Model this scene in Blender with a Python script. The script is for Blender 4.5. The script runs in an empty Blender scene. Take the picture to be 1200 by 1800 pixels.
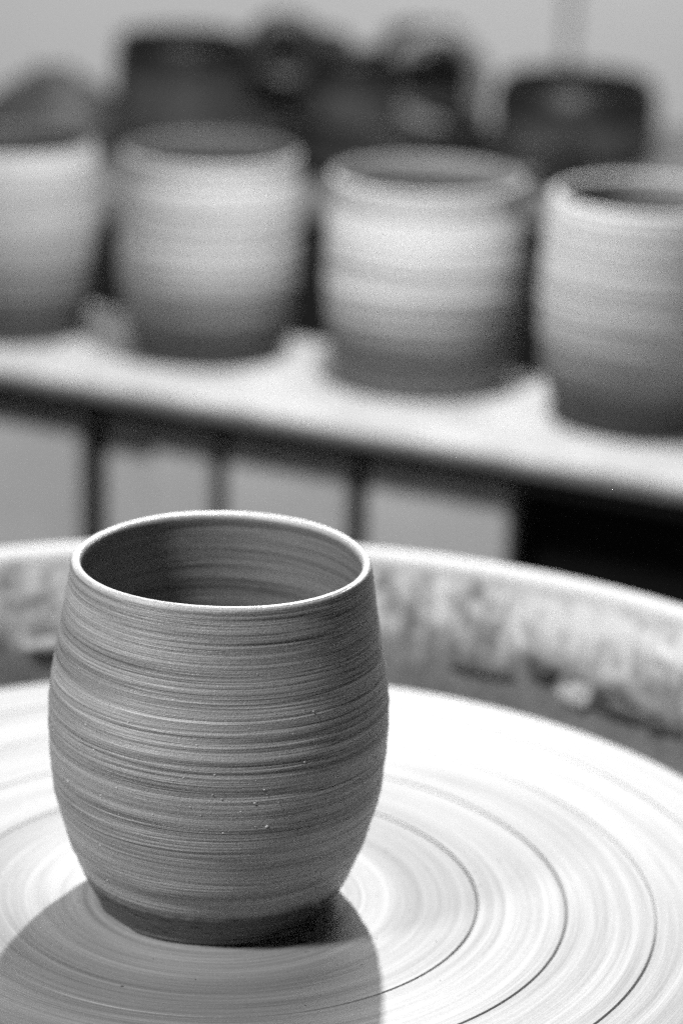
import bpy, bmesh, math, random
import numpy as np
from mathutils import Matrix, Vector

S = bpy.context.scene
COL = S.collection
CM = 0.01
rng = np.random.default_rng(7)
random.seed(7)

# ------------------------------------------------------------------ camera
yaw, pitch, roll = 0.0427, 0.3181, 0.0315
cam_d = bpy.data.cameras.new('camera')
cam = bpy.data.objects.new('camera', cam_d)
COL.objects.link(cam)
fw = Vector((math.sin(yaw) * math.cos(pitch), math.cos(yaw) * math.cos(pitch), -math.sin(pitch)))
ri = Vector((math.cos(yaw), -math.sin(yaw), 0))
up = ri.cross(fw)
c_, s_ = math.cos(roll), math.sin(roll)
r2 = c_ * ri + s_ * up
u2 = -s_ * ri + c_ * up
m = Matrix((r2, u2, -fw)).transposed().to_4x4()
m.translation = Vector((0, -0.750228, 0.362716))
cam.matrix_world = m
cam_d.sensor_fit = 'VERTICAL'
cam_d.sensor_height = 36
cam_d.sensor_width = 24
cam_d.lens = 5062.24 / 1800 * 36
cam_d.clip_start = 0.01
cam_d.clip_end = 50
cam_d.dof.use_dof = True
cam_d.dof.focus_distance = 0.762
cam_d.dof.aperture_fstop = 6.2
S.camera = cam

# ------------------------------------------------------------------ light
w = bpy.data.worlds.new('World')
S.world = w
w.use_nodes = True
w.node_tree.nodes['Background'].inputs[0].default_value = (1, 1, 1, 1)
w.node_tree.nodes['Background'].inputs[1].default_value = 0.004


def lamp(name, kind, loc, target, power, size=None, size_y=None):
    d = bpy.data.lights.new(name, kind)
    d.energy = power
    if kind == 'POINT':
        d.shadow_soft_size = size
    else:
        d.shape = 'RECTANGLE'
        d.size = size
        d.size_y = size_y
    o = bpy.data.objects.new(name, d)
    COL.objects.link(o)
    o.location = loc
    if target is not None:
        o.rotation_euler = (Vector(target) - Vector(loc)).to_track_quat('-Z', 'Y').to_euler()
    return o


lamp('work_lamp', 'POINT', (.068, .495, .50), None, 24.5, .010)
lamp('window_light', 'AREA', (-.68, -.47, 1.15), (0, .1, .03), 20.5, .16, .16)
lamp('wall_fill', 'AREA', (.40, 1.15, 1.3), (.36, 1.75, .1), 13.6, .6, .3)  # added fill with no seen source, brightens the back wall

S.view_settings.view_transform = 'Standard'
S.view_settings.look = 'None'
S.view_settings.exposure = 0
S.view_settings.gamma = 1
S.cycles.use_denoising = False
S.cycles.use_adaptive_sampling = True
S.cycles.adaptive_threshold = .03
S.cycles.adaptive_min_samples = 16
S.cycles.max_bounces = 8
S.cycles.diffuse_bounces = 1


# ------------------------------------------------------------------ helpers
def tag(o, label=None, cat=None, group=None, kind=None):
    if label: o['label'] = label
    if cat: o['category'] = cat
    if group: o['group'] = group
    if kind: o['kind'] = kind
    return o


def empty(name, loc=(0, 0, 0), rz=0, **k):
    o = bpy.data.objects.new(name, None)
    COL.objects.link(o)
    o.empty_display_size = .02
    o.location = loc
    o.rotation_euler = (0, 0, rz)
    return tag(o, **k)


def link(name, me, mat, parent=None, smooth=False, **k):
    if mat is not None and not me.materials:
        me.materials.append(mat)
    o = bpy.data.objects.new(name, me)
    COL.objects.link(o)
    if parent is not None:
        o.parent = parent
    if smooth:
        me.polygons.foreach_set('use_smooth', np.ones(len(me.polygons), bool))
    return tag(o, **k)


def grid_mesh(name, V, close_u=True, cap0=False, cap1=False):
    """V: (n rings, m around, 3) -> mesh of quads."""
    n, mm = V.shape[:2]
    idx = np.arange(n * mm).reshape(n, mm)
    nxt = np.roll(idx, -1, 1) if close_u else idx[:, 1:]
    cur = idx if close_u else idx[:, :-1]
    q = np.stack([cur[:-1], nxt[:-1], nxt[1:], cur[1:]], -1).reshape(-1, 4)
    me = bpy.data.meshes.new(name)
    loops = q.ravel()
    starts = np.arange(0, len(loops), 4)
    tot = np.full(len(q), 4)
    caps = []
    if cap0: caps.append(idx[0][::-1])
    if cap1: caps.append(idx[-1])
    for c in caps:
        starts = np.append(starts, len(loops))
        tot = np.append(tot, len(c))
        loops = np.append(loops, c)
    me.vertices.add(n * mm)
    me.vertices.foreach_set('co', V.reshape(-1).astype(np.float32))
    me.loops.add(len(loops))
    me.loops.foreach_set('vertex_index', loops.astype(np.int32))
    me.polygons.add(len(starts))
    me.polygons.foreach_set('loop_start', starts.astype(np.int32))
    me.polygons.foreach_set('loop_total', tot.astype(np.int32))
    me.update(calc_edges=True)
    me.validate()
    return me


def lathe(name, prof, seg=128, disp=None, caps=(False, False)):
    """prof: list of (r, z) in cm from the bottom outside, over the rim, down the inside."""
    P = np.array(prof, float) * CM
    a = np.linspace(0, 2 * np.pi, seg, endpoint=False)
    R = np.repeat(P[:, :1], seg, 1)
    Z = np.repeat(P[:, 1:], seg, 1)
    if disp is not None:
        dr, dz = disp
        R = R + dr
        Z = Z + dz
    V = np.stack([R * np.cos(a), R * np.sin(a), Z], -1)
    return grid_mesh(name, V, True, caps[0], caps[1])


def cub(zc, rc, z):
    zc, rc = np.array(zc, float), np.array(rc, float)
    mm = np.gradient(rc, zc)
    i = np.clip(np.searchsorted(zc, z) - 1, 0, len(zc) - 2)
    h = zc[i + 1] - zc[i]
    t = (z - zc[i]) / h
    return ((2 * t**3 - 3 * t**2 + 1) * rc[i] + (t**3 - 2 * t**2 + t) * h * mm[i]
            + (-2 * t**3 + 3 * t**2) * rc[i + 1] + (t**3 - t**2) * h * mm[i + 1])


def smooth1(x, s):
    k = np.exp(-.5 * (np.arange(-4 * s, 4 * s + 1) / max(s, .3))**2)
    k /= k.sum()
    y = np.convolve(np.pad(x, len(k) // 2, mode='reflect'), k, 'valid')[:len(x)]
    return y / (y.std() + 1e-9)


def field(n, mm, kz, ka):
    """smooth random field, n rings x mm angles, periodic round the angle."""
    g = rng.standard_normal((kz, ka))
    zi = np.linspace(0, kz - 1.001, n)
    ai = np.linspace(0, ka, mm, endpoint=False)
    z0, a0 = zi.astype(int), ai.astype(int)
    fz, fa = (zi - z0)[:, None], (ai - a0)[None]
    fz, fa = fz * fz * (3 - 2 * fz), fa * fa * (3 - 2 * fa)
    G = lambda i, j: g[np.clip(i, 0, kz - 1)][:, j % ka]
    return ((G(z0, a0) * (1 - fz) + G(z0 + 1, a0) * fz) * (1 - fa)
            + (G(z0, a0 + 1) * (1 - fz) + G(z0 + 1, a0 + 1) * fz) * fa)


def box_bm(bm, size, loc=(0, 0, 0), rz=0, bevel=0, seg=2):
    r = bmesh.ops.create_cube(bm, size=1)
    vs = r['verts']
    bmesh.ops.scale(bm, verts=vs, vec=size)
    if bevel:
        es = list({e for v in vs for e in v.link_edges})
        b = bmesh.ops.bevel(bm, geom=es, offset=bevel, segments=seg, affect='EDGES', profile=.5)
        vs = list({v for f in b['faces'] for v in f.verts} | {v for v in vs if v.is_valid})
    bmesh.ops.rotate(bm, verts=vs, cent=(0, 0, 0), matrix=Matrix.Rotation(rz, 3, 'Z'))
    bmesh.ops.translate(bm, verts=vs, vec=loc)
    return vs


def box(name, size, loc, mat, parent=None, rz=0, bevel=0, **k):
    bm = bmesh.new()
    box_bm(bm, size, (0, 0, 0), 0, bevel)
    me = bpy.data.meshes.new(name)
    bm.to_mesh(me)
    bm.free()
    o = link(name, me, mat, parent, **k)
    o.location = loc
    o.rotation_euler = (0, 0, rz)
    return o


def tube(name, pts, rad, seg=20):
    pts = np.array(pts, float) * CM
    n = len(pts)
    T = np.gradient(pts, axis=0)
    T /= np.linalg.norm(T, axis=1)[:, None]
    N = np.cross(T, np.array([.03, 1, .02]))
    N /= np.linalg.norm(N, axis=1)[:, None]
    B = np.cross(T, N)
    a = np.linspace(0, 2 * np.pi, seg, endpoint=False)
    rad = np.broadcast_to(np.array(rad, float) * CM, (n,))
    V = pts[:, None] + rad[:, None, None] * (N[:, None] * np.cos(a)[None, :, None] + B[:, None] * np.sin(a)[None, :, None])
    return grid_mesh(name, V, True, True, True)


# ------------------------------------------------------------------ materials
class NT:
    def __init__(self, name):
        self.m = bpy.data.materials.new(name)
        self.m.use_nodes = True
        self.t = self.m.node_tree
        self.b = self.t.nodes['Principled BSDF']

    def n(self, typ, **k):
        nd = self.t.nodes.new(typ)
        for a, v in k.items():
            setattr(nd, a, v)
        return nd

    def l(self, a, b):
        self.t.links.new(a, b)

    def math(self, op, a, b=None, clamp=False):
        nd = self.n('ShaderNodeMath', operation=op, use_clamp=clamp)
        for i, v in enumerate((a, b)):
            if v is None: continue
            if isinstance(v, (int, float)): nd.inputs[i].default_value = v
            else: self.l(v, nd.inputs[i])
        return nd.outputs[0]

    def xyz(self):
        tc = self.n('ShaderNodeTexCoord')
        sp = self.n('ShaderNodeSeparateXYZ')
        self.l(tc.outputs['Object'], sp.inputs[0])
        self.obj = tc.outputs['Object']
        return sp.outputs

    def comb(self, a, b, c):
        nd = self.n('ShaderNodeCombineXYZ')
        for i, v in enumerate((a, b, c)):
            if isinstance(v, (int, float)): nd.inputs[i].default_value = v
            else: self.l(v, nd.inputs[i])
        return nd.outputs[0]

    def noise(self, vec, scale=1, detail=3, rough=.55):
        nd = self.n('ShaderNodeTexNoise')
        nd.inputs['Scale'].default_value = scale
        nd.inputs['Detail'].default_value = detail
        nd.inputs['Roughness'].default_value = rough
        if vec is not None: self.l(vec, nd.inputs['Vector'])
        return nd.outputs['Fac']

    def ramp(self, f, stops):
        nd = self.n('ShaderNodeValToRGB')
        e = nd.color_ramp.elements
        while len(e) < len(stops): e.new(.5)
        for el, (p, v) in zip(e, stops):
            el.position = p
            el.color = (v, v, v, 1)
        self.l(f, nd.inputs[0])
        return nd.outputs[0]

    def bump(self, h, dist, strength=1, prev=None):
        nd = self.n('ShaderNodeBump')
        nd.inputs['Strength'].default_value = strength
        nd.inputs['Distance'].default_value = dist
        self.l(h, nd.inputs['Height'])
        if prev is not None: self.l(prev, nd.inputs['Normal'])
        return nd.outputs[0]

    def color(self, v):
        self.l(v, self.b.inputs['Base Color'])


def plain(name, v, rough=.6, spec=.4, var=.25, scale=60, bump=0):
    t = NT(name)
    t.xyz()
    f = t.noise(t.obj, scale, 4)
    t.color(t.ramp(f, [(.3, v * (1 - var)), (.7, v * (1 + var))]))
    t.b.inputs['Roughness'].default_value = rough
    t.b.inputs['Specular IOR Level'].default_value = spec
    if bump:
        t.l(t.bump(t.noise(t.obj, scale * 6, 4), bump), t.b.inputs['Normal'])
    return t.m


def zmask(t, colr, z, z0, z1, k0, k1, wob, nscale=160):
    """multiply a colour by k0 below z0 and k1 above z1, with a ragged edge: painted shade and light on the clay, and the dipped glaze."""
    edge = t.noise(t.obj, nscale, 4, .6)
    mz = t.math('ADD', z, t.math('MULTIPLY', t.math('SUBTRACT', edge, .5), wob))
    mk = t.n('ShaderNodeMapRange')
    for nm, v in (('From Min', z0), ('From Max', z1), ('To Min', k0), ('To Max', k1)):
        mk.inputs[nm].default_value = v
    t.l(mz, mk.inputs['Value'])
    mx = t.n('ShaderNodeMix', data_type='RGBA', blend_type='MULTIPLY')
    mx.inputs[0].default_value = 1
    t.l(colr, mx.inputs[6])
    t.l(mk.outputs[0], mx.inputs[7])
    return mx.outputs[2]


def clay_mat(name, lo, hi, rough=.5, spec=.45, zs=900, zones=(), bumpd=.00025):
    """wheel-thrown clay: streaks that run round the pot (object z is the axis)."""
    t = NT(name)
    x, y, z = t.xyz()
    wob = t.math('MULTIPLY', t.math('ADD', t.math('MULTIPLY', x, .018), t.math('MULTIPLY', y, -.022)), 1)
    zz = t.math('ADD', z, wob)
    f0 = t.noise(t.comb(t.math('MULTIPLY', zz, zs * .28), t.math('MULTIPLY', x, 9), t.math('MULTIPLY', y, 9)), 1, 3, .6)
    f1 = t.noise(t.comb(t.math('MULTIPLY', zz, zs), t.math('MULTIPLY', x, 6), t.math('MULTIPLY', y, 6)), 1, 4, .62)
    f2 = t.noise(t.comb(t.math('MULTIPLY', zz, zs * 4.2), t.math('MULTIPLY', x, 15), t.math('MULTIPLY', y, 15)), 1, 3, .6)
    f3 = t.noise(t.obj, 2100, 2, .6)
    f = t.math('ADD', t.math('ADD', t.math('MULTIPLY', f0, .32), t.math('MULTIPLY', f1, .26)), t.math('ADD', t.math('MULTIPLY', f2, .26), t.math('MULTIPLY', f3, .16)))
    cal = t.ramp(t.noise(t.comb(t.math('MULTIPLY', zz, 110), t.math('MULTIPLY', x, 16), t.math('MULTIPLY', y, 16)), 1, 2), [(.38, .65), (.6, 1.1)])
    f = t.math('ADD', t.math('MULTIPLY', t.math('SUBTRACT', f, .5), cal), .5)
    colr = t.ramp(f, [(.40, lo), (.505, (lo + hi) / 2), (.61, hi)])
    rg = t.math('ADD', rough - .14, t.math('MULTIPLY', f2, .28))
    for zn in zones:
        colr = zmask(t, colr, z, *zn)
    t.color(colr)
    t.l(rg, t.b.inputs['Roughness'])
    t.b.inputs['Specular IOR Level'].default_value = spec
    b = t.bump(f1, bumpd * 2.2)
    b = t.bump(f2, bumpd, 1, b)
    b = t.bump(f3, bumpd * .6, 1, b)
    t.l(b, t.b.inputs['Normal'])
    return t.m


M = {}
M['clay'] = clay_mat('clay_damp', .11, .56, .38, .8, 800, [(.0095, .0120, .16, 1, .004), (.1002, .1010, 1, 1.5, .0008)])  # zones paint the foot's shade and the lit rim into the clay colour
M['clay_inside'] = clay_mat('clay_shaded_inside_near', .08, .40, .40, .6, 500)  # inner clay darkened to deepen the shade inside the near cup
M['crumb'] = plain('clay_crumb', .65, .6)
M['greyware'] = clay_mat('clay_leather_hard', .28, .42, .6, .3, 220, [(.016, .054, .15, 1.1, .006, 60)])  # zone paints the shade of the lower belly into the clay
M['greyware_first'] = clay_mat('clay_leather_hard_first', .22, .34, .6, .3, 200, [(.016, .060, .22, 1.05, .006, 60)])  # same painted belly shade on the first cup
M['greyware_banded'] = clay_mat('clay_leather_hard_banded', .34, .66, .6, .3, 160, [(.024, .044, .18, 1, .004, 60), (.012, .020, 1.6, 1, .004, 60)])  # belly shade painted in, with the foot painted lighter
def shaded_inside(H, k):
    return clay_mat('clay_shaded_inside', .30, .46, .6, .3, 260, [(H - .017, H - .005, .07, k, .003, 60)])  # shade inside the mouth painted as near-black clay, rim toned by k



def glaze_mat(name, H):
    """grey-black glaze with a darker dipped band at the rim"""
    t = NT(name)
    x, y, z = t.xyz()
    f = t.noise(t.obj, 45, 4)
    t.color(zmask(t, t.ramp(f, [(.3, .040), (.7, .065)]), z, H - .026, H - .012, 1, .18, .004))
    t.b.inputs['Roughness'].default_value = .45
    t.b.inputs['Specular IOR Level'].default_value = .3
    return t.m


M['dark_glaze'] = plain('dark_glaze', .022, .4, .4)
M['grey_glaze'] = plain('grey_glaze', .15, .4, .5)
M['mid_glaze'] = plain('mid_dark_glaze', .04, .5, .4)
M['black'] = plain('flat_black', .008, .8, .15)
M['gapwood'] = plain('grey_stained_backing', .10, .8, .2)
M['rail_and_shade'] = plain('dark_wood_and_shade', .010, .7, .2)
M['shelf'] = plain('dark_shelf_wood', .14, .6, .3)
M['plank'] = plain('pale_plank_paint', .66, .7, .2, .16, 18)
M['wall'] = plain('wall_paint', .62, .8, .15, .04, 3)
M['seam'] = plain('wall_joint', .3, .8, .15)
M['floor'] = plain('concrete_floor', .12, .8, .2)
M['steel'] = plain('grey_enamel', .35, .4, .5)


def board_mat():
    t = NT('plaster_board')
    t.xyz()
    f = t.noise(t.obj, 30, 5)
    t.color(t.ramp(f, [(.30, .21), (.48, .28), (.7, .33)]))
    t.b.inputs['Roughness'].default_value = .75
    t.l(t.bump(t.noise(t.obj, 300, 5), .0006), t.b.inputs['Normal'])
    return t.m


def wheel_mat():
    t = NT('slip_smeared_wheel')
    x, y, z = t.xyz()
    r = t.math('SQRT', t.math('ADD', t.math('MULTIPLY', x, x), t.math('MULTIPLY', y, y)))
    f1 = t.noise(t.comb(t.math('MULTIPLY', r, 380), t.math('MULTIPLY', x, 7), t.math('MULTIPLY', y, 7)), 1, 4, .65)
    f2 = t.noise(t.comb(t.math('MULTIPLY', r, 2200), t.math('MULTIPLY', x, 16), t.math('MULTIPLY', y, 16)), 1, 4, .6)
    f3 = t.noise(t.obj, 1900, 2)
    f = t.math('ADD', t.math('MULTIPLY', f1, .42), t.math('ADD', t.math('MULTIPLY', f2, .40), t.math('MULTIPLY', f3, .18)))
    t.color(t.ramp(f, [(.38, .23), (.5, .35), (.61, .46)]))
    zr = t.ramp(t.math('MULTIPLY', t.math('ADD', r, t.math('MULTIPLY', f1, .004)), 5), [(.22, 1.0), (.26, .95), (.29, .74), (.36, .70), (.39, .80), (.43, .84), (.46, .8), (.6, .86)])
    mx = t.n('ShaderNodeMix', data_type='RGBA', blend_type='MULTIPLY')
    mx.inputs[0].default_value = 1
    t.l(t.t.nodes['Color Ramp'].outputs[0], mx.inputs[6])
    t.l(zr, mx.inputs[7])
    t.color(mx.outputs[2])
    t.b.inputs['Specular IOR Level'].default_value = .5
    t.l(t.math('ADD', .50, t.math('MULTIPLY', f2, .10)), t.b.inputs['Roughness'])
    t.b.inputs['Metallic'].default_value = .28
    t.b.inputs['Anisotropic'].default_value = .4
    t.b.inputs['Anisotropic Rotation'].default_value = .25
    tg = t.n('ShaderNodeTangent', direction_type='RADIAL', axis='Z')
    t.l(tg.outputs[0], t.b.inputs['Tangent'])
    b = t.bump(f1, .00012)
    b = t.bump(f2, .00006, 1, b)
    t.l(b, t.b.inputs['Normal'])
    return t.m


def pan_mat():
    t = NT('splashed_pan')
    x, y, z = t.xyz()
    big = t.noise(t.obj, 42, 5, .6)
    fine = t.noise(t.obj, 190, 4, .6)
    # ragged tide line of wet slip low on the wall
    e = t.math('ADD', z, t.math('MULTIPLY', t.math('SUBTRACT', t.noise(t.obj, 60, 6, .7), .5), .050))
    mk = t.n('ShaderNodeMapRange')
    mk.inputs['From Min'].default_value = -.004
    mk.inputs['From Max'].default_value = .012
    t.l(e, mk.inputs['Value'])
    ang = t.math('ARCTAN2', x, y)
    drip = t.noise(t.comb(t.math('MULTIPLY', ang, 34), t.math('MULTIPLY', z, 34), 0.0), 1, 4, .65)
    f = t.math('ADD', t.math('MULTIPLY', big, .4), t.math('ADD', t.math('MULTIPLY', fine, .3), t.math('MULTIPLY', drip, .3)))
    dry = t.ramp(f, [(.40, .20), (.46, .52), (.54, .90)])
    wet = t.ramp(fine, [(.3, .16), (.7, .27)])
    mx = t.n('ShaderNodeMix', data_type='RGBA')
    t.l(mk.outputs[0], mx.inputs[0])
    t.l(wet, mx.inputs[6])
    t.l(dry, mx.inputs[7])
    # the lip is wiped clean
    lip = t.n('ShaderNodeMapRange')
    lip.inputs['From Min'].default_value = .022
    lip.inputs['From Max'].default_value = .027
    t.l(t.math('ADD', z, t.math('MULTIPLY', t.math('SUBTRACT', fine, .5), .010)), lip.inputs['Value'])
    m2 = t.n('ShaderNodeMix', data_type='RGBA')
    t.l(lip.outputs[0], m2.inputs[0])
    t.l(mx.outputs[2], m2.inputs[6])
    m2.inputs[7].default_value = (.46, .46, .46, 1)
    t.color(m2.outputs[2])
    t.b.inputs['Roughness'].default_value = .6
    t.b.inputs['Specular IOR Level'].default_value = .3
    t.l(t.bump(f, .002), t.b.inputs['Normal'])
    return t.m


M['board'] = board_mat()
M['wheel'] = wheel_mat()
M['pan'] = pan_mat()

# ------------------------------------------------------------------ setting: floor, wall
o = box('floor', (6, 6, .04), (0, 1, -.80), M['floor'], kind='structure')
wall = tag(empty('wall', (0, 1.72, 0)), kind='structure')
box('wall_backing', (6, .03, 3.4), (0, .03, .92), M['seam'], wall)
edges = [-3, -1.35, -.53, .287, 1.10, 1.92, 3]
for a, b in zip(edges[:-1], edges[1:]):
    box('wall_panel', (b - a - .006, .02, 3.4), ((a + b) / 2, 0, .92), M['wall'], wall, bevel=.003)

# ------------------------------------------------------------------ back shelf with the dark ware
back = empty('back_shelf', (0, 1.03, 0), label='dark back shelf with black front, behind the row of pale cups', cat='shelf')
box('shelf_board', (1.3, .26, .018), (.05, .11, -.019), M['shelf'], back, bevel=.002)
box('front_panel', (1.3, .018, .70), (.05, .01, -.381), M['black'], back)
box('side_panel', (.018, .24, .74), (-.585, .12, -.400), M['black'], back)
box('side_panel', (.018, .24, .74), (.685, .12, -.400), M['black'], back)
SH = -1.0  # shelf top in cm


def vessel_prof(R, H, rim=.97, base=.8, wall=.4, n=28):
    zs = np.linspace(0, H, n)
    rs = cub([0, H * .12, H * .5, H * .85, H], [R * base, R * .93, R, R * .985, R * rim], zs)
    out = [(0.01, 0)] + list(zip(rs, zs))
    out += [(rs[-1] - wall * .25, H + wall * .35), (rs[-1] - wall * .75, H + wall * .35)]
    zi = np.linspace(H, wall * 1.2, n)
    ri_ = np.interp(zi, zs, rs) - wall
    out += list(zip(ri_, zi)) + [(ri_[-1] * .8, wall), (.01, wall)]
    return out


def vessel(name, label, cat, x, y, R, H, mat, handle=None, hmat=None, group=None, **k):
    t = empty(name, (x * CM, y * CM, SH * CM), label=label, cat=cat, group=group)
    link('body', lathe('body', vessel_prof(R, H, **k), 72), mat, t, smooth=True)
    if handle:
        hx, hz, maj, tr = handle
        a = np.linspace(math.radians(197), math.radians(197 - 394), 50)
        pts = [(hx + maj * math.cos(q), -.6, hz + maj * math.sin(q)) for q in a]
        link('handle', tube('handle', pts, tr), hmat or mat, t, smooth=True)
    return t


G = 'dark ware on the back shelf'
vessel('dark_pitcher', 'wide dark pitcher with a raised loop handle on the back shelf', 'pitcher', -3.3, 115.3, 4.5, 7.3, glaze_mat('dipped_glaze', .073),
       (6.7, 6.5, 1.8, 1.0), M['dark_glaze'], G, rim=.95)
vessel('dark_jug', 'narrow dark jug with a pale loop handle on the back shelf', 'jug', 8.0, 114.6, 3.3, 6.5, glaze_mat('dipped_glaze', .065),
       (5.5, 5.0, 2.9, .62), M['grey_glaze'], G)
vessel('dark_jar', 'small dark jar behind the pale loop handle', 'jar', 13.0, 120.5, 3.2, 7.4, M['dark_glaze'], group=G, rim=.8)
vessel('dark_bowl', 'broad dark bowl at the right end of the back shelf', 'bowl', 22.7, 113.7, 5.4, 5.4, glaze_mat('dipped_glaze', .053), group=G, rim=.92)
vessel('dark_jar', 'dark jar standing behind the dark loop handle of the wide pitcher', 'jar', 4.7, 121.5, 3.9, 6.6, M['mid_glaze'], group=G, rim=.85)
vessel('dark_bowl', 'low wide dark bowl standing in front of the narrow jug on the back shelf', 'bowl', 10.2, 109.0, 6.2, 3.8, M['dark_glaze'], group=G, rim=1.0, base=.6)
vessel('dark_bowl', 'low dark bowl standing in front of the wide pitcher on the back shelf', 'bowl', -1.5, 108.8, 5.2, 3.0, M['mid_glaze'], group=G, rim=1.0, base=.6)
vessel('dark_bowl', 'low dark bowl between the pale loop handle and the broad bowl on the back shelf', 'bowl', 19.2, 107.0, 3.4, 2.6, M['dark_glaze'], group=G, rim=1.0, base=.6)
tb = empty('upturned_bowl', (-.118, 1.15, SH * CM), label='low dark bowl turned upside down at the left end of the back shelf', cat='bowl', group=G)
link('body', lathe('body', [(5.6, 0), (5.55, .8), (5.2, 1.8), (4.4, 3.0), (3.0, 4.1), (1.7, 4.6), (1.6, 5.0), (1.4, 5.1), (.01, 5.1)], 64), M['mid_glaze'], tb, smooth=True)

# ------------------------------------------------------------------ ware rack and board
AN = math.radians(-28.6)
ux = np.array([math.cos(AN), math.sin(AN)])      # along the board
uy = np.array([-math.sin(AN), math.cos(AN)])     # away from the camera
A0 = np.array([5.4, 54.2])                       # a point on the front edge


def bp(u, v, z):
    q = A0 + ux * u + uy * v
    return (q[0] * CM, q[1] * CM, z * CM)


# the board: a slab with slightly chipped long edges
bm = bmesh.new()
n = 130
us = np.linspace(-34, 36, n)
TH = .95
fr = .05 * np.convolve(rng.standard_normal(n + 6), np.ones(7) / 2.6, 'valid')[:n]
tp = np.abs(.05 * np.convolve(rng.standard_normal(n + 4), np.ones(5) / 2.2, 'valid')[:n])
ring = []
for i, u in enumerate(us):
    row = [(u, 13.0, -TH), (u, 13.0, -.08), (u, 12.9, 0), (u, 7, 0), (u, .25 + tp[i], 0), (u, .06 + fr[i] * .5, -.07 - tp[i]),
           (u, 0 + fr[i], -.35), (u, .02 + fr[i] * .6, -TH + .08), (u, .12, -TH)]
    ring.append([(p[0] * CM, p[1] * CM, p[2] * CM) for p in row])
me = grid_mesh('ware_board', np.array(ring), True, True, True)
bo = link('ware_board', me, M['board'], None, label='long white ware board carrying four drying cups', cat='board')
bo.location = (A0[0] * CM, A0[1] * CM, -2.0 * CM)
bo.rotation_euler = (0, 0, AN)

rack = empty('ware_rack', bp(0, 0, -2.95), AN, label='dark rack with pale upright planks under the white ware board', cat='rack')
zt = -.03  # just under the board (cm, local)
box('rail_and_shade', (.70, .012, .009), (.01, .012, -.0050), M['rail_and_shade'], rack, bevel=.002)  # added dark strip, stands for the shadow under the board
box('rail_and_shade', (.70, .020, .019), (.01, .130, -.0100), M['rail_and_shade'], rack, bevel=.002)
for u in (-.33, .35):
    for v in (.080, .130):
        box('post', (.022, .022, .745), (u, v, -.392), M['rail_and_shade'], rack)


# ------------------------------------------------------------------ pale cups on the board
POT_Z = [0, .05, .25, .55, .78, .92, 1.0]


def pot_mesh(R, H, rf, grooves, seed, base=.70):
    n_o, seg = 220, 128
    zs = np.linspace(0, H - .12, n_o)
    f = cub([0, .06, .25, .52, .78, .92, 1.0], [base, base + .035, .95, 1.0, .985, .96, rf], zs / H)
    rs = f * R
    for gz, gd, gw in grooves:
        rs = rs - gd * np.exp(-((zs - gz) / gw)**2)
    rs = rs + .016 * smooth1(np.random.default_rng(seed).standard_normal(n_o), 2)
    rr = rs[-1]
    wl = .36
    out = [(.01, 0)] + list(zip(rs, zs))
    for t in np.linspace(0, math.pi, 8)[1:-1]:
        out.append((rr - wl / 2 + wl / 2 * math.cos(t), H - .12 + .16 * math.sin(t)))
    zi = np.linspace(H - .12, .5, 60)
    out += list(zip(np.interp(zi, zs, rs) - wl, zi)) + [(.01, .45)]
    return lathe('cup', out, seg)


GP = 'freshly thrown cups drying on the ware board'
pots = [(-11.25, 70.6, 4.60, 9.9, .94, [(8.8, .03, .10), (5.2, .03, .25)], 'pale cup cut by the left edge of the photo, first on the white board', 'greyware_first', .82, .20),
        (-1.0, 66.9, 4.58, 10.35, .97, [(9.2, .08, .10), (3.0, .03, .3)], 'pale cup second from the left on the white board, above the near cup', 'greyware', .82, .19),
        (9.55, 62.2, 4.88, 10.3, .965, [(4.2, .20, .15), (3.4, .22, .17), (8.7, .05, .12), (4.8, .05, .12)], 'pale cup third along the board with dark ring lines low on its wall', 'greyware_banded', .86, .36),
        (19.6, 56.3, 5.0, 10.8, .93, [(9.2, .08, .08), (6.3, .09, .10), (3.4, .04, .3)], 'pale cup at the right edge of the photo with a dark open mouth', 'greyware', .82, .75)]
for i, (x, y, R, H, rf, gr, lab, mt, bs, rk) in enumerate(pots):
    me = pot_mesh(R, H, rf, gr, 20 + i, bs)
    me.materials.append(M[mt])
    me.materials.append(shaded_inside(H * CM, rk))
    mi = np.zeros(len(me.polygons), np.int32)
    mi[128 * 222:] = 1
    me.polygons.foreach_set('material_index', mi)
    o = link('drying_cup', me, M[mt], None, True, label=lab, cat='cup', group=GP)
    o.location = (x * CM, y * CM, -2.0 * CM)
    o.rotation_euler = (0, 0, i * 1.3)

# pale planks standing in the rack under the board (set 5.5 cm behind the front edge)
for a, b, sb in [(-23.4, -16.1, 0), (-15.2, -12.15, .9), (-12.1, -8.55, .1), (-7.75, -1.0, 0), (0, 7.5, -.1)]:
    box('plank', ((b - a) * CM, .016, .70), (((a + b) / 2) * CM, (3.6 + sb) * CM, -.358), M['plank'], rack, bevel=.004)
box('back_panel', (.33, .008, .72), (-.093, .062, -.37), M['gapwood'], rack)
box('side_panel', (.275, .012, .72), (.211, .062, -.37), M['black'], rack)  # black sheet standing for the dark opening beside the planks

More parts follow.
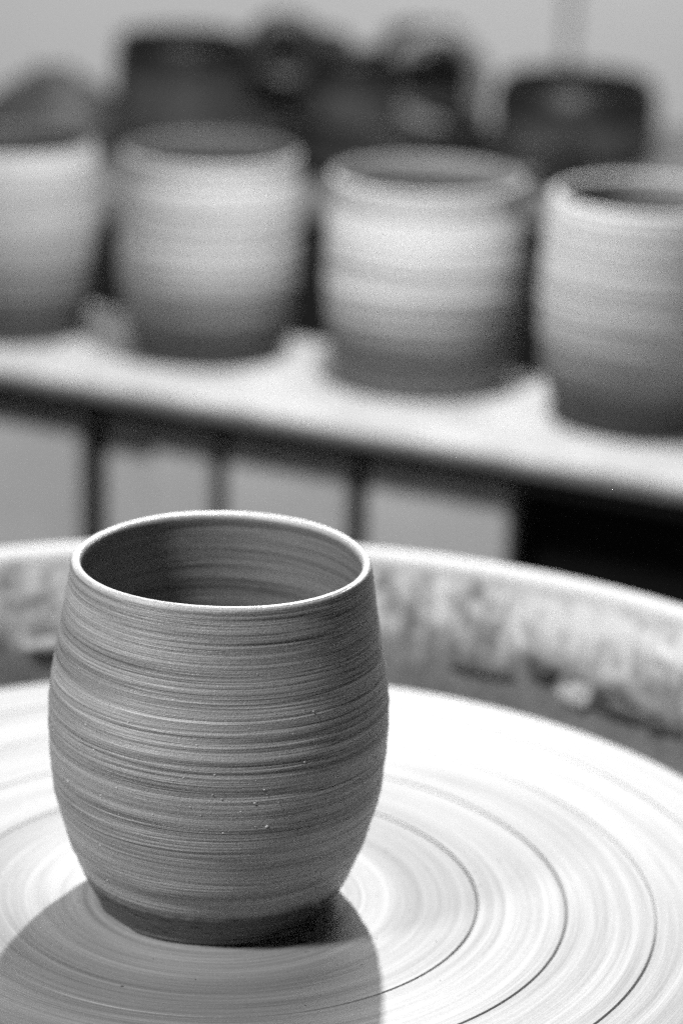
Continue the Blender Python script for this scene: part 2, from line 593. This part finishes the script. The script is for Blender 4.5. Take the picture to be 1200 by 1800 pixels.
# ------------------------------------------------------------------ the pottery wheel
wh = empty('pottery_wheel', (0, 0, 0), label='pottery wheel with a white slip-smeared disc inside a splashed round pan', cat='pottery wheel')
GR = [7.43, 9.97, 12.51, 15.05]
rs = [0.02]
r = .15
while r < 17.0:
    near = min(abs(r - g) for g in GR)
    rs.append(r)
    r += .012 if near < .09 else (.03 if r < 6 else .045)
rs = np.array(rs)
zr = np.zeros(len(rs))
nr = len(rs)
sm = smooth1(rng.standard_normal(nr), 2) * .0022 + smooth1(rng.standard_normal(nr), 7) * .0035
zr += sm
zr += np.where((rs > 3.0) & (rs < 6.2), .010 * smooth1(rng.standard_normal(nr), 5) * np.clip((6.2 - rs) / 1.8, 0, 1), 0)
for g in GR:
    zr -= .09 * np.exp(-((rs - g) / .026)**4)
prof = list(zip(rs, zr - .012)) + [(17.1, -.02), (17.2, -.07), (17.24, -.16), (17.24, -1.5), (17.0, -1.7), (.02, -1.7)]
seg = 384
env = field(len(prof), seg, 200, 16) * .0006 * CM
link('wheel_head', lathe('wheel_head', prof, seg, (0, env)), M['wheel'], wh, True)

pp = [(3.0, -3.2), (17, -3.2), (20.0, -3.15), (20.9, -2.9), (21.15, -2.3), (21.3, -1), (21.5, .4), (21.65, 1.4), (21.75, 2.1), (21.9, 2.6),
      (22.15, 2.9), (22.5, 3.02), (22.85, 2.98), (23.05, 2.8), (23.15, 2.5), (23.1, 2.1), (22.9, 1.7), (22.7, 0), (22.3, -3.4), (21.8, -3.8), (3.0, -3.8)]
# subdivide the profile for splash relief
P = np.array(pp)
t_ = np.concatenate([[0], np.cumsum(np.linalg.norm(np.diff(P, axis=0), axis=1))])
tt = np.linspace(0, t_[-1], 260)
P2 = np.stack([np.interp(tt, t_, P[:, 0]), np.interp(tt, t_, P[:, 1])], -1)
k = np.array([.25, .5, .25])
for _ in range(3):
    P2[1:-1] = .25 * P2[:-2] + .5 * P2[1:-1] + .25 * P2[2:]
seg = 512
relief = np.clip(field(260, seg, 130, 150), 0, 3) * .05 + np.clip(field(260, seg, 60, 70), .4, 3) * .07
inner = ((P2[:, 0] > 20) & (P2[:, 1] > -3.0) & (P2[:, 1] < 2.3) & (np.arange(260) < 175))[:, None]
mask = inner * np.clip((P2[:, 1:2] + .3) / 1.0, .08, 1)
link('splash_pan', lathe('splash_pan', P2, seg, (-relief * mask * CM, 0)), M['pan'], wh, True)
link('shaft', lathe('shaft', [(2.2, -9), (2.2, -1.7)], 48), M['steel'], wh, True)
box('housing', (.50, .50, .16), (0, 0, -.125), M['steel'], wh, bevel=.02)
for sx in (-1, 1):
    for sy in (-1, 1):
        box('leg', (.045, .045, .575), (sx * .2, sy * .2, -.4925), M['steel'], wh, bevel=.004)


# ------------------------------------------------------------------ clay scraps stuck in the pan
def scrap(name, x, y, z, size, seed, label, mat):
    bm = bmesh.new()
    bmesh.ops.create_icosphere(bm, subdivisions=3, radius=1)
    rr = random.Random(seed)
    ph = [(rr.uniform(-1, 1), rr.uniform(-1, 1), rr.uniform(-1, 1), rr.uniform(2, 5), rr.uniform(0, 6)) for _ in range(7)]
    for v in bm.verts:
        d = 1 + sum(.13 * math.sin(q[3] * (v.co.x * q[0] + v.co.y * q[1] + v.co.z * q[2]) + q[4]) for q in ph)
        v.co = Vector((v.co.x * size[0] * d, v.co.y * size[1] * d, v.co.z * size[2] * d)) * CM
    me = bpy.data.meshes.new(name)
    bm.to_mesh(me)
    bm.free()
    o = link(name, me, mat, None, True, label=label, cat='clay scrap', group='clay scraps stuck in the splash pan')
    o.location = (x * CM, y * CM, z * CM)
    o.rotation_euler = (0, 0, math.atan2(y, x) - math.pi / 2)
    return o


M['wetclay'] = plain('wet_clay', .09, .4, .5, .3, 120, .0005)
M['dryclay'] = plain('dry_clay_scrap', .62, .7, .3, .2, 120, .0008)


def on_wall(px_ang, z, r=21.2):
    return r * math.sin(px_ang), r * math.cos(px_ang), z


for i, (deg, z, sz, lab, mt) in enumerate([
        (35.5, -.6, (.55, .25, .40), 'pale dried clay scrap hanging on the pan wall, right of the near cup', 'dryclay'),
        (39.5, -.7, (1.2, .25, .45), 'long dark wet clay smear on the pan wall, right of the pale scrap', 'wetclay'),
        (31.2, .0, (.6, .22, .30), 'small dark wet clay lump on the pan wall, left of the pale scrap', 'wetclay'),
        (25.5, -.5, (1.0, .15, .16), 'thin dark wet clay smear low on the pan wall just right of the near cup', 'wetclay'),
        (44.5, -.9, (.7, .22, .3), 'dark wet clay lump on the pan wall at the right edge of the photo', 'wetclay'),
        (-16.5, -.2, (.9, .25, .22), 'pale dried clay scrap on the pan wall, left of the near cup', 'dryclay')]):
    x, y, z = on_wall(math.radians(deg), z)
    scrap('clay_scrap', x, y, z, sz, 40 + i, lab, M[mt])

# ------------------------------------------------------------------ the near cup
zc = np.array([0, 1, 2, 3, 4, 5, 6, 7, 8, 9, 10.14])
rc = np.array([3.34, 3.834, 4.221, 4.505, 4.68, 4.76, 4.747, 4.644, 4.482, 4.298, 4.12])
HT = 10.14
n_o, seg = 560, 420
zs = np.linspace(0, HT - .13, n_o)
ro = cub(zc, rc, zs)
ro[:14] -= .03 * np.exp(-np.arange(14) / 4.0)
wl = .27
rim_t = np.linspace(0, math.pi, 14)[1:-1]
rim_r = ro[-1] - wl / 2 + wl / 2 * np.cos(rim_t)
rim_z = HT - .13 + .15 * np.sin(rim_t)
n_i = 320
zi = np.linspace(HT - .13, .9, n_i)
rin = np.interp(zi, zs, ro) - wl - .16 * np.clip((HT - zi) / 6, 0, 1)
prof = [(.02, .0)] + list(zip(ro, zs)) + list(zip(rim_r, rim_z)) + list(zip(rin, zi)) + [(rin[-1] * .9, .72), (rin[-1] * .6, .66), (.02, .65)]
n = len(prof)
l1 = smooth1(rng.standard_normal(n), 1)
l2 = smooth1(rng.standard_normal(n), 3)
l3 = smooth1(rng.standard_normal(n), 11)
e1 = np.clip(.45 + .7 * field(n, seg, 90, 6), 0, 2)
e2 = np.clip(.6 + .7 * field(n, seg, 40, 5), 0, 2)
dr = .0052 * l1[:, None] * e1 + .0062 * l2[:, None] * e2 + .010 * l3[:, None] * np.clip(.8 + .4 * field(n, seg, 20, 4), 0, 2)
# a few sharp scored lines
for _ in range(90):
    i0 = rng.integers(60, n_o - 25)
    a0, aw = rng.uniform(0, 2 * np.pi), rng.uniform(.3, 1.4)
    a = np.linspace(0, 2 * np.pi, seg, endpoint=False)
    da = np.abs((a - a0 + np.pi) % (2 * np.pi) - np.pi)
    envl = np.clip(1.2 - da / aw, 0, 1)
    k = np.exp(-((np.arange(n) - i0) / rng.uniform(.8, 1.6))**2)
    dr += rng.choice([-1, -1, 1]) * rng.uniform(.006, .013) * k[:, None] * envl[None]
amp = np.ones(n)
zz = np.array([p[1] for p in prof])
amp[:n_o + 1] = np.clip((zz[:n_o + 1] - .75) / .5, .12, 1)
amp[n_o + 1 - 6:n_o + 1 + 18] = .25
amp[-3:] = 0
amp[0] = 0
dr *= amp[:, None]
dr[1:n_o + 1] += (.05 * np.exp(-((zs - .06) / .05)**2)[:, None] * np.clip(.2 + field(2, seg, 2, 34)[0], 0, 1.5)[None])
dz = .016 * field(2, seg, 2, 7)[0][None] * np.clip((np.array([p[1] for p in prof]) - 8) / 2, 0, 1)[:, None]
dz[-3:] = 0
# pits and drag marks in the trimmed foot
a = np.linspace(0, 2 * np.pi, seg, endpoint=False)
for _ in range(170):
    z0, a0 = rng.uniform(.25, 1.0), rng.uniform(0, 2 * np.pi)
    da = (a - a0 + np.pi) % (2 * np.pi) - np.pi
    dep, la, lz = rng.uniform(.015, .045), rng.uniform(.012, .055), rng.uniform(.02, .045)
    k = np.exp(-((zz[:n_o] - z0) / lz)**2)[:, None] * np.exp(-(da / la)**2)[None]
    dr[1:n_o + 1] -= dep * k
me = lathe('thrown_cup', prof, seg, (dr * CM, dz * CM))
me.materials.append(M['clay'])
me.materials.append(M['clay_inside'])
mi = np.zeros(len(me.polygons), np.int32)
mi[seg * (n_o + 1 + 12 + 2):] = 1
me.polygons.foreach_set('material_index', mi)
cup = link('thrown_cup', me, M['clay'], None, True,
           label='dark clay cup in sharp focus standing on the white wheel disc', cat='cup')
# wheel crumbs: little scraps of clay left on the disc near the foot
bm = bmesh.new()
for _ in range(60):
    q_r, q_a = 3.7 + abs(rng.normal(0, 2.2)), rng.uniform(0, 2 * np.pi)
    s = rng.choice([.012, .02, .035], p=[.5, .4, .1])
    q = bmesh.ops.create_icosphere(bm, subdivisions=1, radius=1)['verts']
    bmesh.ops.scale(bm, verts=q, vec=(s * 1.5 * CM, s * CM, s * .7 * CM))
    bmesh.ops.rotate(bm, verts=q, cent=(0, 0, 0), matrix=Matrix.Rotation(rng.uniform(0, 6), 3, 'Z'))
    bmesh.ops.translate(bm, verts=q, vec=(q_r * math.cos(q_a) * CM, q_r * math.sin(q_a) * CM, -.005 * CM))
me = bpy.data.meshes.new('clay_crumbs')
bm.to_mesh(me)
bm.free()
link('clay_crumbs', me, M['wetclay'], None, label='tiny dark clay crumbs scattered on the wheel disc round the foot of the cup', cat='clay crumbs', kind='stuff')
cup.location = (-.0005, 0, 0)

# crumbs of grit on the outside of the near cup
bm = bmesh.new()
for _ in range(260):
    z0 = float(np.clip(rng.normal(5.6, 1.9), 1.7, 9.6))
    a0 = rng.uniform(0, 2 * np.pi)
    R = float(np.interp(z0, zs, ro))
    s = rng.choice([.013, .020, .028, .036], p=[.35, .35, .25, .05])
    q = bmesh.ops.create_icosphere(bm, subdivisions=1, radius=1)['verts']
    el = rng.uniform(1, 1.9)
    bmesh.ops.scale(bm, verts=q, vec=(s * .7 * CM, s * el * CM, s * CM))
    bmesh.ops.rotate(bm, verts=q, cent=(0, 0, 0), matrix=Matrix.Rotation(rng.uniform(-.8, .8), 3, 'X'))
    bmesh.ops.rotate(bm, verts=q, cent=(0, 0, 0), matrix=Matrix.Rotation(a0, 3, 'Z'))
    bmesh.ops.translate(bm, verts=q, vec=((R - .05 * s) * math.cos(a0) * CM, (R - .05 * s) * math.sin(a0) * CM, z0 * CM))
me = bpy.data.meshes.new('clay_grit')
bm.to_mesh(me)
bm.free()
link('clay_grit', me, M['crumb'], cup, kind='stuff')
